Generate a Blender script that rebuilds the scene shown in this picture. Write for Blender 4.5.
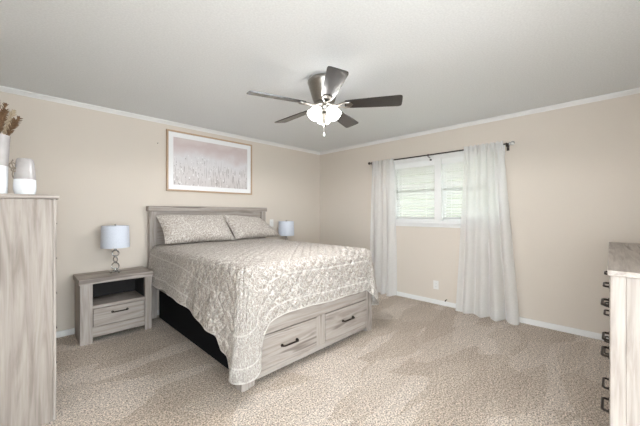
import bpy, bmesh, math, random
from mathutils import Vector, Matrix, noise

random.seed(7)
PI = math.pi
for o in list(bpy.data.objects):
    bpy.data.objects.remove(o, do_unlink=True)
SC = bpy.context.scene
COL = SC.collection

# ------------------------------------------------------------------ camera, world, light, exposure
cd = bpy.data.cameras.new('camera')
cd.sensor_width = 36.0
cd.lens = 295.0 / 640.0 * 36.0
cd.clip_start = 0.02
cam = bpy.data.objects.new('camera', cd)
cam.location = (0.0, 0.0, 1.233)
cam.rotation_euler = (PI / 2, 0, math.radians(44.57 - 90.0))
COL.objects.link(cam)
SC.camera = cam

world = bpy.data.worlds.new('daylight')
SC.world = world
world.use_nodes = True
wn = world.node_tree.nodes
wn['Background'].inputs['Color'].default_value = (0.86, 0.94, 1.0, 1)
wn['Background'].inputs['Strength'].default_value = 3.9

SC.view_settings.view_transform = 'Standard'
SC.view_settings.look = 'None'
SC.view_settings.gamma = 1.0
SC.view_settings.use_curve_mapping = False
SC.view_settings.exposure = 1.6
LAMP_STRENGTH = 3.0           # ceiling fan glass shades
BULB_WATTS = 24.0             # light leaving the open mouths of the three shades, in all

# room numbers (metres)
XL, XR, YF, YB, H = -0.27, 3.96, -0.43, 3.90, 2.365


# ------------------------------------------------------------------ materials
def srgb(r, g, b):
    def f(c):
        c /= 255.0
        return c / 12.92 if c <= 0.04045 else ((c + 0.055) / 1.055) ** 2.4
    return (f(r), f(g), f(b), 1.0)


def new_mat(name):
    m = bpy.data.materials.new(name)
    m.use_nodes = True
    nt = m.node_tree
    b = nt.nodes['Principled BSDF']
    return m, nt, nt.nodes, nt.links, b


def ramp(nodes, stops):
    r = nodes.new('ShaderNodeValToRGB')
    e = r.color_ramp.elements
    while len(e) < len(stops):
        e.new(0.5)
    for el, (p, c) in zip(e, stops):
        el.position = p
        el.color = c
    return r


def g(v):
    return (v, v, v, 1)


def simple(name, col, rough=0.5, metal=0.0, bump=0.0, bscale=80.0, spec=0.5, vary=0.06):
    m, nt, N, L, b = new_mat(name)
    tc = N.new('ShaderNodeTexCoord')
    nz = N.new('ShaderNodeTexNoise')
    nz.inputs['Scale'].default_value = bscale
    nz.inputs['Detail'].default_value = 4
    L.new(tc.outputs['Object'], nz.inputs['Vector'])
    c0 = tuple(max(0, x * (1 - vary)) for x in col[:3]) + (1,)
    c1 = tuple(min(1, x * (1 + vary)) for x in col[:3]) + (1,)
    r = ramp(N, [(0.3, c0), (0.7, c1)])
    L.new(nz.outputs['Fac'], r.inputs['Fac'])
    L.new(r.outputs['Color'], b.inputs['Base Color'])
    b.inputs['Roughness'].default_value = rough
    b.inputs['Metallic'].default_value = metal
    b.inputs['Specular IOR Level'].default_value = spec
    if bump:
        bp = N.new('ShaderNodeBump')
        bp.inputs['Strength'].default_value = bump
        bp.inputs['Distance'].default_value = 0.002
        L.new(nz.outputs['Fac'], bp.inputs['Height'])
        L.new(bp.outputs['Normal'], b.inputs['Normal'])
    return m


def wood(name, axis, light=(176, 167, 159), dark=(142, 131, 122), streak=(104, 92, 83)):
    """whitewashed oak, grain along axis 0/1/2 of the object"""
    m, nt, N, L, b = new_mat(name)
    tc = N.new('ShaderNodeTexCoord')
    oi = N.new('ShaderNodeObjectInfo')
    mul = N.new('ShaderNodeMath'); mul.operation = 'MULTIPLY'; mul.inputs[1].default_value = 17.0
    L.new(oi.outputs['Random'], mul.inputs[0])
    add = N.new('ShaderNodeVectorMath'); add.operation = 'ADD'
    L.new(tc.outputs['Object'], add.inputs[0])
    L.new(mul.outputs[0], add.inputs[1])

    def mapped(al, ac):
        mp = N.new('ShaderNodeMapping')
        s = [ac, ac, ac]
        s[axis] = al
        mp.inputs['Scale'].default_value = s
        L.new(add.outputs['Vector'], mp.inputs['Vector'])
        return mp
    n1 = N.new('ShaderNodeTexNoise')
    n1.inputs['Scale'].default_value = 1.0
    n1.inputs['Detail'].default_value = 5
    n1.inputs['Roughness'].default_value = 0.6
    n1.inputs['Distortion'].default_value = 1.1
    L.new(mapped(1.3, 17.0).outputs['Vector'], n1.inputs['Vector'])
    r1 = ramp(N, [(0.33, srgb(*dark)), (0.5, srgb(*[(a + c) / 2 + 8 for a, c in zip(light, dark)])), (0.63, srgb(*light))])
    L.new(n1.outputs['Fac'], r1.inputs['Fac'])
    n2 = N.new('ShaderNodeTexNoise')
    n2.inputs['Scale'].default_value = 1.0
    n2.inputs['Detail'].default_value = 3
    L.new(mapped(5.0, 150.0).outputs['Vector'], n2.inputs['Vector'])
    r2 = ramp(N, [(0.3, g(0.84)), (0.6, g(1.0))])
    L.new(n2.outputs['Fac'], r2.inputs['Fac'])
    mx = N.new('ShaderNodeMix'); mx.data_type = 'RGBA'; mx.blend_type = 'MULTIPLY'
    mx.inputs[0].default_value = 0.75
    L.new(r1.outputs['Color'], mx.inputs[6]); L.new(r2.outputs['Color'], mx.inputs[7])
    n3 = N.new('ShaderNodeTexNoise')
    n3.inputs['Scale'].default_value = 1.0
    n3.inputs['Detail'].default_value = 2
    n3.inputs['Distortion'].default_value = 0.6
    L.new(mapped(1.3, 17.0).outputs['Vector'], n3.inputs['Vector'])
    r3 = ramp(N, [(0.60, g(0)), (0.70, g(0.8))])
    L.new(n3.outputs['Fac'], r3.inputs['Fac'])
    m2 = N.new('ShaderNodeMix'); m2.data_type = 'RGBA'
    L.new(r3.outputs['Color'], m2.inputs[0])
    L.new(mx.outputs[2], m2.inputs[6]); m2.inputs[7].default_value = srgb(*streak)
    L.new(m2.outputs[2], b.inputs['Base Color'])
    b.inputs['Roughness'].default_value = 0.55
    bp = N.new('ShaderNodeBump')
    bp.inputs['Strength'].default_value = 0.12
    bp.inputs['Distance'].default_value = 0.002
    L.new(n2.outputs['Fac'], bp.inputs['Height'])
    L.new(bp.outputs['Normal'], b.inputs['Normal'])
    return m


def lace(name, bands):
    """greige quilt with a white scrolled leaf print and stitched diamonds (uv in metres)"""
    m, nt, N, L, b = new_mat(name)
    uv = N.new('ShaderNodeUVMap'); uv.uv_map = 'cloth'
    nz = N.new('ShaderNodeTexNoise'); nz.inputs['Scale'].default_value = 22; nz.inputs['Detail'].default_value = 2
    L.new(uv.outputs['UV'], nz.inputs['Vector'])
    sc = N.new('ShaderNodeVectorMath'); sc.operation = 'MULTIPLY_ADD'
    sc.inputs[1].default_value = (0.055, 0.055, 0.0)
    L.new(nz.outputs['Color'], sc.inputs[0]); L.new(uv.outputs['UV'], sc.inputs[2])
    vo = N.new('ShaderNodeTexVoronoi'); vo.feature = 'DISTANCE_TO_EDGE'; vo.inputs['Scale'].default_value = 42
    L.new(sc.outputs['Vector'], vo.inputs['Vector'])
    r1 = ramp(N, [(0.035, g(1)), (0.10, g(0))])
    L.new(vo.outputs['Distance'], r1.inputs['Fac'])
    v2 = N.new('ShaderNodeTexNoise'); v2.inputs['Scale'].default_value = 60; v2.inputs['Distortion'].default_value = 3.9
    v2.inputs['Detail'].default_value = 1
    L.new(uv.outputs['UV'], v2.inputs['Vector'])
    r2 = ramp(N, [(0.46, g(0)), (0.49, g(0.8)), (0.52, g(0.8)), (0.55, g(0))])
    L.new(v2.outputs['Fac'], r2.inputs['Fac'])
    mxm = N.new('ShaderNodeMath'); mxm.operation = 'MAXIMUM'
    L.new(r1.outputs['Color'], mxm.inputs[0]); L.new(r2.outputs['Color'], mxm.inputs[1])
    fac = mxm.outputs[0]
    if bands:
        at = N.new('ShaderNodeAttribute'); at.attribute_name = 'hem'
        rb = ramp(N, [(0.0, g(1)), (0.010, g(1)), (0.013, g(0)), (0.088, g(0)), (0.090, g(1)), (0.098, g(1)),
                      (0.100, g(0)), (0.292, g(0)), (0.294, g(1)), (0.303, g(1)), (0.306, g(0))])
        rb.color_ramp.interpolation = 'LINEAR'
        L.new(at.outputs['Fac'], rb.inputs['Fac'])
        m3 = N.new('ShaderNodeMath'); m3.operation = 'MAXIMUM'
        L.new(fac, m3.inputs[0]); L.new(rb.outputs['Color'], m3.inputs[1])
        fac = m3.outputs[0]
    mc = N.new('ShaderNodeMix'); mc.data_type = 'RGBA'
    L.new(fac, mc.inputs[0])
    mc.inputs[6].default_value = srgb(162, 151, 141)
    mc.inputs[7].default_value = srgb(212, 206, 199)
    L.new(mc.outputs[2], b.inputs['Base Color'])
    b.inputs['Roughness'].default_value = 0.9
    b.inputs['Specular IOR Level'].default_value = 0.15
    b.inputs['Sheen Weight'].default_value = 0.15
    # quilting diamonds
    sx = N.new('ShaderNodeSeparateXYZ'); L.new(uv.outputs['UV'], sx.inputs[0])

    def tri(op):
        a = N.new('ShaderNodeMath'); a.operation = op
        L.new(sx.outputs['X'], a.inputs[0]); L.new(sx.outputs['Y'], a.inputs[1])
        k = N.new('ShaderNodeMath'); k.operation = 'MULTIPLY'; k.inputs[1].default_value = PI / 0.105
        L.new(a.outputs[0], k.inputs[0])
        s = N.new('ShaderNodeMath'); s.operation = 'SINE'; L.new(k.outputs[0], s.inputs[0])
        ab = N.new('ShaderNodeMath'); ab.operation = 'ABSOLUTE'; L.new(s.outputs[0], ab.inputs[0])
        return ab.outputs[0]
    mn = N.new('ShaderNodeMath'); mn.operation = 'MINIMUM'
    L.new(tri('ADD'), mn.inputs[0]); L.new(tri('SUBTRACT'), mn.inputs[1])
    pw = N.new('ShaderNodeMath'); pw.operation = 'POWER'; pw.inputs[1].default_value = 0.5
    L.new(mn.outputs[0], pw.inputs[0])
    ad = N.new('ShaderNodeMath'); ad.operation = 'MULTIPLY_ADD'; ad.inputs[1].default_value = 0.12
    L.new(fac, ad.inputs[0]); L.new(pw.outputs[0], ad.inputs[2])
    bp = N.new('ShaderNodeBump'); bp.inputs['Strength'].default_value = 0.9 if bands else 0.12
    bp.inputs['Distance'].default_value = 0.012
    L.new(ad.outputs[0], bp.inputs['Height'])
    L.new(bp.outputs['Normal'], b.inputs['Normal'])
    return m


def carpet_mat():
    m, nt, N, L, b = new_mat('beige_carpet')
    tc = N.new('ShaderNodeTexCoord')

    def nz(scale, detail, rot=0.0, sxyz=(1, 1, 1), dist=0.0, rough=0.5):
        mp = N.new('ShaderNodeMapping'); mp.inputs['Rotation'].default_value = (0, 0, rot)
        mp.inputs['Scale'].default_value = sxyz
        L.new(tc.outputs['Object'], mp.inputs['Vector'])
        n = N.new('ShaderNodeTexNoise'); n.inputs['Scale'].default_value = scale
        n.inputs['Detail'].default_value = detail; n.inputs['Distortion'].default_value = dist
        n.inputs['Roughness'].default_value = rough
        L.new(mp.outputs['Vector'], n.inputs['Vector'])
        return n
    # pile brushed one way or the other by the vacuum: patches with fairly crisp edges
    def strokes(rot, sx_, sy_, seed):
        w = nz(5.0, 3)
        ad_ = N.new('ShaderNodeVectorMath'); ad_.operation = 'MULTIPLY_ADD'; ad_.inputs[1].default_value = (0.10, 0.10, 0)
        L.new(w.outputs['Color'], ad_.inputs[0]); L.new(tc.outputs['Object'], ad_.inputs[2])
        mp = N.new('ShaderNodeMapping'); mp.inputs['Rotation'].default_value = (0, 0, rot)
        mp.inputs['Scale'].default_value = (sx_, sy_, 0); mp.inputs['Location'].default_value = (seed, seed * 1.7, 0)
        L.new(ad_.outputs['Vector'], mp.inputs['Vector'])
        v = N.new('ShaderNodeTexVoronoi'); v.inputs['Scale'].default_value = 1.0
        L.new(mp.outputs['Vector'], v.inputs['Vector'])
        sp = N.new('ShaderNodeSeparateColor'); L.new(v.outputs['Color'], sp.inputs[0])
        return sp.outputs[0]
    av = N.new('ShaderNodeMath'); av.operation = 'ADD'
    L.new(strokes(0.25, 1.5, 4.6, 3.1), av.inputs[0]); L.new(strokes(-1.0, 1.5, 4.0, 8.4), av.inputs[1])
    hv = N.new('ShaderNodeMath'); hv.operation = 'MULTIPLY'; hv.inputs[1].default_value = 0.5
    L.new(av.outputs[0], hv.inputs[0])
    cp = ramp(N, [(0.2, srgb(192, 176, 160)), (0.45, srgb(199, 184, 168)), (0.58, srgb(211, 197, 183)), (0.85, srgb(217, 204, 191))])
    L.new(hv.outputs[0], cp.inputs['Fac'])
    f1 = nz(105, 3, 0, (1, 1, 1), 0, 0.8)
    f2 = nz(42, 2)
    rf = ramp(N, [(0.39, g(0.26)), (0.5, g(0.94)), (0.60, g(1.48))]); L.new(f1.outputs['Fac'], rf.inputs['Fac'])
    r2 = ramp(N, [(0.35, g(0.80)), (0.65, g(1.06))]); L.new(f2.outputs['Fac'], r2.inputs['Fac'])
    m1 = N.new('ShaderNodeMix'); m1.data_type = 'RGBA'; m1.blend_type = 'MULTIPLY'; m1.inputs[0].default_value = 1
    L.new(cp.outputs['Color'], m1.inputs[6]); L.new(rf.outputs['Color'], m1.inputs[7])
    m2 = N.new('ShaderNodeMix'); m2.data_type = 'RGBA'; m2.blend_type = 'MULTIPLY'; m2.inputs[0].default_value = 1
    L.new(m1.outputs[2], m2.inputs[6]); L.new(r2.outputs['Color'], m2.inputs[7])
    L.new(m2.outputs[2], b.inputs['Base Color'])
    b.inputs['Roughness'].default_value = 1.0
    b.inputs['Specular IOR Level'].default_value = 0.05
    b.inputs['Sheen Weight'].default_value = 0.2
    ad = N.new('ShaderNodeMath'); ad.operation = 'ADD'
    L.new(f1.outputs['Fac'], ad.inputs[0]); L.new(f2.outputs['Fac'], ad.inputs[1])
    bp = N.new('ShaderNodeBump'); bp.inputs['Strength'].default_value = 0.6; bp.inputs['Distance'].default_value = 0.012
    L.new(ad.outputs[0], bp.inputs['Height']); L.new(bp.outputs['Normal'], b.inputs['Normal'])
    return m


def print_mat(w, h):
    """pink-grey meadow print: hazy pink sky, pale field with thin stems and seed heads"""
    m, nt, N, L, b = new_mat('meadow_print')
    tc = N.new('ShaderNodeTexCoord')
    sx = N.new('ShaderNodeSeparateXYZ'); L.new(tc.outputs['Object'], sx.inputs[0])
    hz = N.new('ShaderNodeMapRange'); hz.inputs['From Min'].default_value = -h / 2; hz.inputs['From Max'].default_value = h / 2
    L.new(sx.outputs['Z'], hz.inputs['Value'])
    n0 = N.new('ShaderNodeTexNoise'); n0.inputs['Scale'].default_value = 4.5; n0.inputs['Detail'].default_value = 4
    L.new(tc.outputs['Object'], n0.inputs['Vector'])
    k = N.new('ShaderNodeMath'); k.operation = 'MULTIPLY_ADD'; k.inputs[1].default_value = 0.62; k.inputs[2].default_value = -0.31
    L.new(n0.outputs['Fac'], k.inputs[0])
    ad = N.new('ShaderNodeMath'); ad.operation = 'ADD'
    L.new(hz.outputs[0], ad.inputs[0]); L.new(k.outputs[0], ad.inputs[1])
    bg = ramp(N, [(0.0, srgb(202, 195, 193)), (0.3, srgb(214, 209, 208)), (0.58, srgb(222, 219, 220)),
                  (0.74, srgb(212, 201, 200)), (0.88, srgb(205, 189, 187)), (1.0, srgb(214, 202, 199))])
    L.new(ad.outputs[0], bg.inputs['Fac'])

    def mapped(s):
        mp = N.new('ShaderNodeMapping'); mp.inputs['Scale'].default_value = s
        L.new(tc.outputs['Object'], mp.inputs['Vector'])
        return mp.outputs['Vector']
    # stems
    st = N.new('ShaderNodeTexNoise'); st.inputs['Scale'].default_value = 1; st.inputs['Detail'].default_value = 2
    st.inputs['Distortion'].default_value = 0.4
    L.new(mapped((75, 1, 7)), st.inputs['Vector'])
    rs = ramp(N, [(0.55, g(0)), (0.63, g(0.85))]); L.new(st.outputs['Fac'], rs.inputs['Fac'])
    fade = ramp(N, [(0.02, g(1)), (0.35, g(0.8)), (0.62, g(0))]); L.new(ad.outputs[0], fade.inputs['Fac'])
    mm = N.new('ShaderNodeMath'); mm.operation = 'MULTIPLY'
    L.new(rs.outputs['Color'], mm.inputs[0]); L.new(fade.outputs['Color'], mm.inputs[1])
    c1 = N.new('ShaderNodeMix'); c1.data_type = 'RGBA'
    L.new(mm.outputs[0], c1.inputs[0]); L.new(bg.outputs['Color'], c1.inputs[6]); c1.inputs[7].default_value = srgb(150, 141, 137)
    # seed heads: pale tufts and dark specks
    prev = c1.outputs[2]
    for sc_, th, col, lo, hi in (((34, 1, 20), 0.30, srgb(238, 236, 235), 0.05, 0.72), ((46, 1, 24), 0.22, srgb(112, 102, 100), 0.1, 0.66)):
        vo = N.new('ShaderNodeTexVoronoi'); vo.inputs['Scale'].default_value = 1
        L.new(mapped(sc_), vo.inputs['Vector'])
        rv = ramp(N, [(th * 0.6, g(0.85)), (th, g(0))]); L.new(vo.outputs['Distance'], rv.inputs['Fac'])
        sp = N.new('ShaderNodeSeparateColor'); L.new(vo.outputs['Color'], sp.inputs[0])
        gt = N.new('ShaderNodeMath'); gt.operation = 'GREATER_THAN'; gt.inputs[1].default_value = 0.45
        L.new(sp.outputs[0], gt.inputs[0])
        fd = ramp(N, [(lo, g(1)), (hi - 0.15, g(1)), (hi, g(0))]); L.new(ad.outputs[0], fd.inputs['Fac'])
        a = N.new('ShaderNodeMath'); a.operation = 'MULTIPLY'; L.new(rv.outputs['Color'], a.inputs[0]); L.new(gt.outputs[0], a.inputs[1])
        a2 = N.new('ShaderNodeMath'); a2.operation = 'MULTIPLY'; L.new(a.outputs[0], a2.inputs[0]); L.new(fd.outputs['Color'], a2.inputs[1])
        mx = N.new('ShaderNodeMix'); mx.data_type = 'RGBA'
        L.new(a2.outputs[0], mx.inputs[0]); L.new(prev, mx.inputs[6]); mx.inputs[7].default_value = col
        prev = mx.outputs[2]
    L.new(prev, b.inputs['Base Color'])
    b.inputs['Roughness'].default_value = 0.35
    return m


def sheer_mat():
    m, nt, N, L, b = new_mat('sheer_white_cloth')
    out = N['Material Output']
    N.remove(b)
    tc = N.new('ShaderNodeTexCoord')
    wv = N.new('ShaderNodeTexNoise'); wv.inputs['Scale'].default_value = 1; wv.inputs['Detail'].default_value = 3
    mp = N.new('ShaderNodeMapping'); mp.inputs['Scale'].default_value = (300, 300, 60)
    L.new(tc.outputs['Object'], mp.inputs['Vector']); L.new(mp.outputs['Vector'], wv.inputs['Vector'])
    r = ramp(N, [(0.3, srgb(238, 237, 235)), (0.7, srgb(250, 249, 247))]); L.new(wv.outputs['Fac'], r.inputs['Fac'])
    d = N.new('ShaderNodeBsdfDiffuse'); t = N.new('ShaderNodeBsdfTranslucent'); tr = N.new('ShaderNodeBsdfTransparent')
    L.new(r.outputs['Color'], d.inputs['Color']); L.new(r.outputs['Color'], t.inputs['Color'])
    m1 = N.new('ShaderNodeMixShader'); m1.inputs[0].default_value = 0.36
    L.new(d.outputs[0], m1.inputs[1]); L.new(t.outputs[0], m1.inputs[2])
    m2 = N.new('ShaderNodeMixShader'); m2.inputs[0].default_value = 0.28
    L.new(m1.outputs[0], m2.inputs[1]); L.new(tr.outputs[0], m2.inputs[2])
    L.new(m2.outputs[0], out.inputs['Surface'])
    return m


def pane_mat():
    m, nt, N, L, b = new_mat('window_glass')
    out = N['Material Output']; N.remove(b)
    tr = N.new('ShaderNodeBsdfTransparent'); tr.inputs['Color'].default_value = (0.93, 0.95, 0.94, 1)
    gl = N.new('ShaderNodeBsdfGlossy'); gl.inputs['Roughness'].default_value = 0.02
    mx = N.new('ShaderNodeMixShader'); mx.inputs[0].default_value = 0.06
    L.new(tr.outputs[0], mx.inputs[1]); L.new(gl.outputs[0], mx.inputs[2]); L.new(mx.outputs[0], out.inputs['Surface'])
    return m


def shade_glow():
    m, nt, N, L, b = new_mat('glowing_frosted_glass')
    b.inputs['Base Color'].default_value = (0.95, 0.93, 0.9, 1)
    b.inputs['Roughness'].default_value = 0.4
    b.inputs['Emission Color'].default_value = (1.0, 0.985, 0.97, 1)
    b.inputs['Emission Strength'].default_value = LAMP_STRENGTH
    return m


def lamp_cloth():
    m, nt, N, L, b = new_mat('lamp_shade_cloth')
    tc = N.new('ShaderNodeTexCoord')
    nz = N.new('ShaderNodeTexNoise'); nz.inputs['Scale'].default_value = 220
    L.new(tc.outputs['Object'], nz.inputs['Vector'])
    r = ramp(N, [(0.3, srgb(206, 211, 222)), (0.7, srgb(220, 225, 235))]); L.new(nz.outputs['Fac'], r.inputs['Fac'])
    L.new(r.outputs['Color'], b.inputs['Base Color'])
    b.inputs['Roughness'].default_value = 0.85
    return m


def two_tone(name, zsplit):
    """white glazed foot, pale grey-mauve translucent-looking glaze above zsplit (object z)"""
    m, nt, N, L, b = new_mat(name)
    tc = N.new('ShaderNodeTexCoord'); sx = N.new('ShaderNodeSeparateXYZ'); L.new(tc.outputs['Object'], sx.inputs[0])
    nz = N.new('ShaderNodeTexNoise'); nz.inputs['Scale'].default_value = 14; L.new(tc.outputs['Object'], nz.inputs['Vector'])
    k = N.new('ShaderNodeMath'); k.operation = 'MULTIPLY_ADD'; k.inputs[1].default_value = 0.006
    L.new(nz.outputs['Fac'], k.inputs[0]); L.new(sx.outputs['Z'], k.inputs[2])
    gt = N.new('ShaderNodeMath'); gt.operation = 'GREATER_THAN'; gt.inputs[1].default_value = zsplit
    L.new(k.outputs[0], gt.inputs[0])
    up = ramp(N, [(0.3, srgb(170, 165, 163)), (0.7, srgb(190, 186, 185))]); L.new(nz.outputs['Fac'], up.inputs['Fac'])
    mx = N.new('ShaderNodeMix'); mx.data_type = 'RGBA'
    L.new(gt.outputs[0], mx.inputs[0]); mx.inputs[6].default_value = srgb(240, 242, 245); L.new(up.outputs['Color'], mx.inputs[7])
    L.new(mx.outputs[2], b.inputs['Base Color'])
    b.inputs['Roughness'].default_value = 0.22
    return m


def ceiling_mat():
    m, nt, N, L, b = new_mat('knockdown_ceiling_paint')
    tc = N.new('ShaderNodeTexCoord')
    nz = N.new('ShaderNodeTexNoise'); nz.inputs['Scale'].default_value = 85; nz.inputs['Detail'].default_value = 5
    L.new(tc.outputs['Object'], nz.inputs['Vector'])
    r = ramp(N, [(0.35, srgb(230, 233, 235)), (0.65, srgb(238, 241, 243))]); L.new(nz.outputs['Fac'], r.inputs['Fac'])
    L.new(r.outputs['Color'], b.inputs['Base Color'])
    b.inputs['Roughness'].default_value = 0.9
    b.inputs['Specular IOR Level'].default_value = 0.1
    r2 = ramp(N, [(0.45, g(0)), (0.58, g(1))]); L.new(nz.outputs['Fac'], r2.inputs['Fac'])
    bp = N.new('ShaderNodeBump'); bp.inputs['Strength'].default_value = 0.12; bp.inputs['Distance'].default_value = 0.003
    L.new(r2.outputs['Color'], bp.inputs['Height']); L.new(bp.outputs['Normal'], b.inputs['Normal'])
    return m


M = {
    'wall': simple('beige_wall_paint', srgb(214, 204, 192), 0.8, bump=0.12, bscale=160, spec=0.2, vary=0.012),
    'ceil': ceiling_mat(),
    'trim': simple('white_trim_paint', srgb(232, 231, 229), 0.4, vary=0.01),
    'carpet': carpet_mat(),
    'wx': wood('washed_oak_along_x', 0), 'wy': wood('washed_oak_along_y', 1), 'wz': wood('washed_oak_along_z', 2),
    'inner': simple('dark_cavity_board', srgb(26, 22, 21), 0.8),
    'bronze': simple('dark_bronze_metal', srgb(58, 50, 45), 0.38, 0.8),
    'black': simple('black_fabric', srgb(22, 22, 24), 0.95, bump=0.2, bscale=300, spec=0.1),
    'ticking': simple('mattress_ticking', srgb(228, 226, 222), 0.9),
    'quilt': lace('scroll_print_quilt', True), 'sham': lace('scroll_print_sham', False),
    'sheer': sheer_mat(), 'pane': pane_mat(),
    'blind': simple('white_faux_wood_slat', srgb(236, 236, 234), 0.45, vary=0.015),
    'nickel': simple('brushed_nickel', srgb(150, 146, 140), 0.28, 1.0),
    'dim_nickel': simple('darkened_nickel', srgb(84, 80, 74), 0.35, 1.0),  # fan nickel darkened in its colour to offset glare from the glowing shades
    'blade': simple('dark_walnut_blade', srgb(40, 37, 36), 0.3, vary=0.15, bscale=30),
    'glow': shade_glow(), 'shade': lamp_cloth(),
    'chrome': simple('polished_silver', srgb(188, 186, 182), 0.25, 0.9),
    'clear': simple('clear_finial', srgb(205, 205, 203), 0.08, 0.3),
    'oakframe': simple('pale_oak_frame', srgb(188, 160, 132), 0.5, bscale=60),
    'mat': simple('white_picture_mat', srgb(238, 237, 237), 0.6, vary=0.01),
    'plastic': simple('white_plastic_plate', srgb(232, 230, 226), 0.35, vary=0.01),
    'slot': simple('dark_slot', srgb(70, 66, 62), 0.6),
    'vase': two_tone('two_tone_tall_glaze', 0.170), 'jug': two_tone('two_tone_jug_glaze', 0.098),
    'twine': simple('grey_twine', srgb(140, 128, 116), 0.9, bump=0.3, bscale=400),
    'straw': simple('dried_straw_stem', srgb(150, 122, 90), 0.9),
    'plume': simple('dried_brown_plume', srgb(112, 86, 62), 1.0, vary=0.35, bscale=120),
    'pale_plume': simple('dried_cream_plume', srgb(190, 172, 146), 1.0, vary=0.25, bscale=120),
    'white_chain': simple('white_pull_cap', srgb(238, 238, 236), 0.4),
}


# ------------------------------------------------------------------ mesh helpers
def box(bm, x0, x1, y0, y1, z0, z1, bev=0.0, seg=2):
    vs = [bm.verts.new((x, y, z)) for z in (z0, z1) for y in (y0, y1) for x in (x0, x1)]
    idx = [(0, 2, 3, 1), (4, 5, 7, 6), (0, 1, 5, 4), (2, 6, 7, 3), (0, 4, 6, 2), (1, 3, 7, 5)]
    fs = [bm.faces.new([vs[i] for i in q]) for q in idx]
    if bev > 0:
        es = list({e for f in fs for e in f.edges})
        bmesh.ops.bevel(bm, geom=es, offset=bev, segments=seg, profile=0.5, affect='EDGES')


def lathe(bm, prof, c=(0, 0, 0), n=32, close=False, mat=None):
    rings = []
    for r, z in prof:
        ring = []
        for k in range(n):
            a = 2 * PI * k / n
            p = Vector((r * math.cos(a), r * math.sin(a), z))
            if mat:
                p = mat @ p
            ring.append(bm.verts.new(p + Vector(c)))
        rings.append(ring)
    for a, b in zip(rings, rings[1:]):
        for k in range(n):
            bm.faces.new((a[k], a[(k + 1) % n], b[(k + 1) % n], b[k]))
    if close:
        bm.faces.new(list(reversed(rings[0])))
        bm.faces.new(rings[-1])


def tube(bm, pts, r, n=8, closed=False, radii=None):
    pts = [Vector(p) for p in pts]
    m = len(pts)
    rings = []
    up = None
    for i, p in enumerate(pts):
        if closed:
            t = pts[(i + 1) % m] - pts[i - 1]
        else:
            t = pts[min(i + 1, m - 1)] - pts[max(i - 1, 0)]
        t.normalize()
        if up is None:
            up = Vector((0, 0, 1)) if abs(t.z) < 0.9 else Vector((1, 0, 0))
        a = t.cross(up)
        if a.length < 1e-5:
            a = t.cross(Vector((0, 1, 0)))
        a.normalize()
        b = a.cross(t).normalized()
        up = b
        rr = radii[i] if radii else r
        rings.append([bm.verts.new(p + (a * math.cos(2 * PI * k / n) + b * math.sin(2 * PI * k / n)) * rr) for k in range(n)])
    pairs = list(zip(rings, rings[1:])) + ([(rings[-1], rings[0])] if closed else [])
    for a, b in pairs:
        for k in range(n):
            bm.faces.new((a[k], a[(k + 1) % n], b[(k + 1) % n], b[k]))
    if not closed:
        bm.faces.new(list(reversed(rings[0])))
        bm.faces.new(rings[-1])


def ball(bm, c, r, sx=1, sy=1, sz=1, n=16):
    lathe(bm, [(r * max(math.sin(PI * k / n), 0.02), -r * math.cos(PI * k / n)) for k in range(n + 1)], c, n, True,
          Matrix.Diagonal((sx, sy, sz)))


def ring(bm, c, R, r, rot=None, n=28):
    pts = []
    for k in range(n):
        p = Vector((R * math.cos(2 * PI * k / n), R * math.sin(2 * PI * k / n), 0))
        if rot:
            p = rot @ p
        pts.append(p + Vector(c))
    tube(bm, pts, r, 8, True)


def obj(name, bm, mat, parent=None, smooth=False, loc=(0, 0, 0), keep=False):
    bmesh.ops.recalc_face_normals(bm, faces=bm.faces) if not keep else None
    me = bpy.data.meshes.new(name)
    bm.to_mesh(me)
    bm.free()
    me.materials.append(mat)
    if smooth:
        for p in me.polygons:
            p.use_smooth = True
        try:
            me.set_sharp_from_angle(angle=math.radians(40))
        except Exception:
            pass
    o = bpy.data.objects.new(name, me)
    o.location = loc
    COL.objects.link(o)
    if parent:
        o.parent = parent
    return o


def boxes(name, lst, mat, parent=None, bev=0.002):
    bm = bmesh.new()
    for b in lst:
        box(bm, *b, bev=bev)
    return obj(name, bm, mat, parent)


def tag(o, label, cat, group=None, kind=None):
    o['label'] = label
    o['category'] = cat
    if group:
        o['group'] = group
    if kind:
        o['kind'] = kind
    return o


def thing(name, label, cat, loc=(0, 0, 0), rz=0.0, group=None):
    o = bpy.data.objects.new(name, None)
    o.empty_display_size = 0.1
    o.location = loc
    o.rotation_euler = (0, 0, rz)
    COL.objects.link(o)
    return tag(o, label, cat, group)


def struct(o, label=None, cat=None):
    o['kind'] = 'structure'
    if label:
        tag(o, label, cat)
    return o


def dup(root, loc, label, rz=None, group=None):
    r = root.copy(); COL.objects.link(r); r.location = loc
    if rz is not None:
        r.rotation_euler = (0, 0, rz)
    r['label'] = label
    if group:
        r['group'] = group
    for ch in list(root.children):
        c = ch.copy(); COL.objects.link(c); c.parent = r
        for gch in list(ch.children):
            d = gch.copy(); COL.objects.link(d); d.parent = c
    return r


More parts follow.
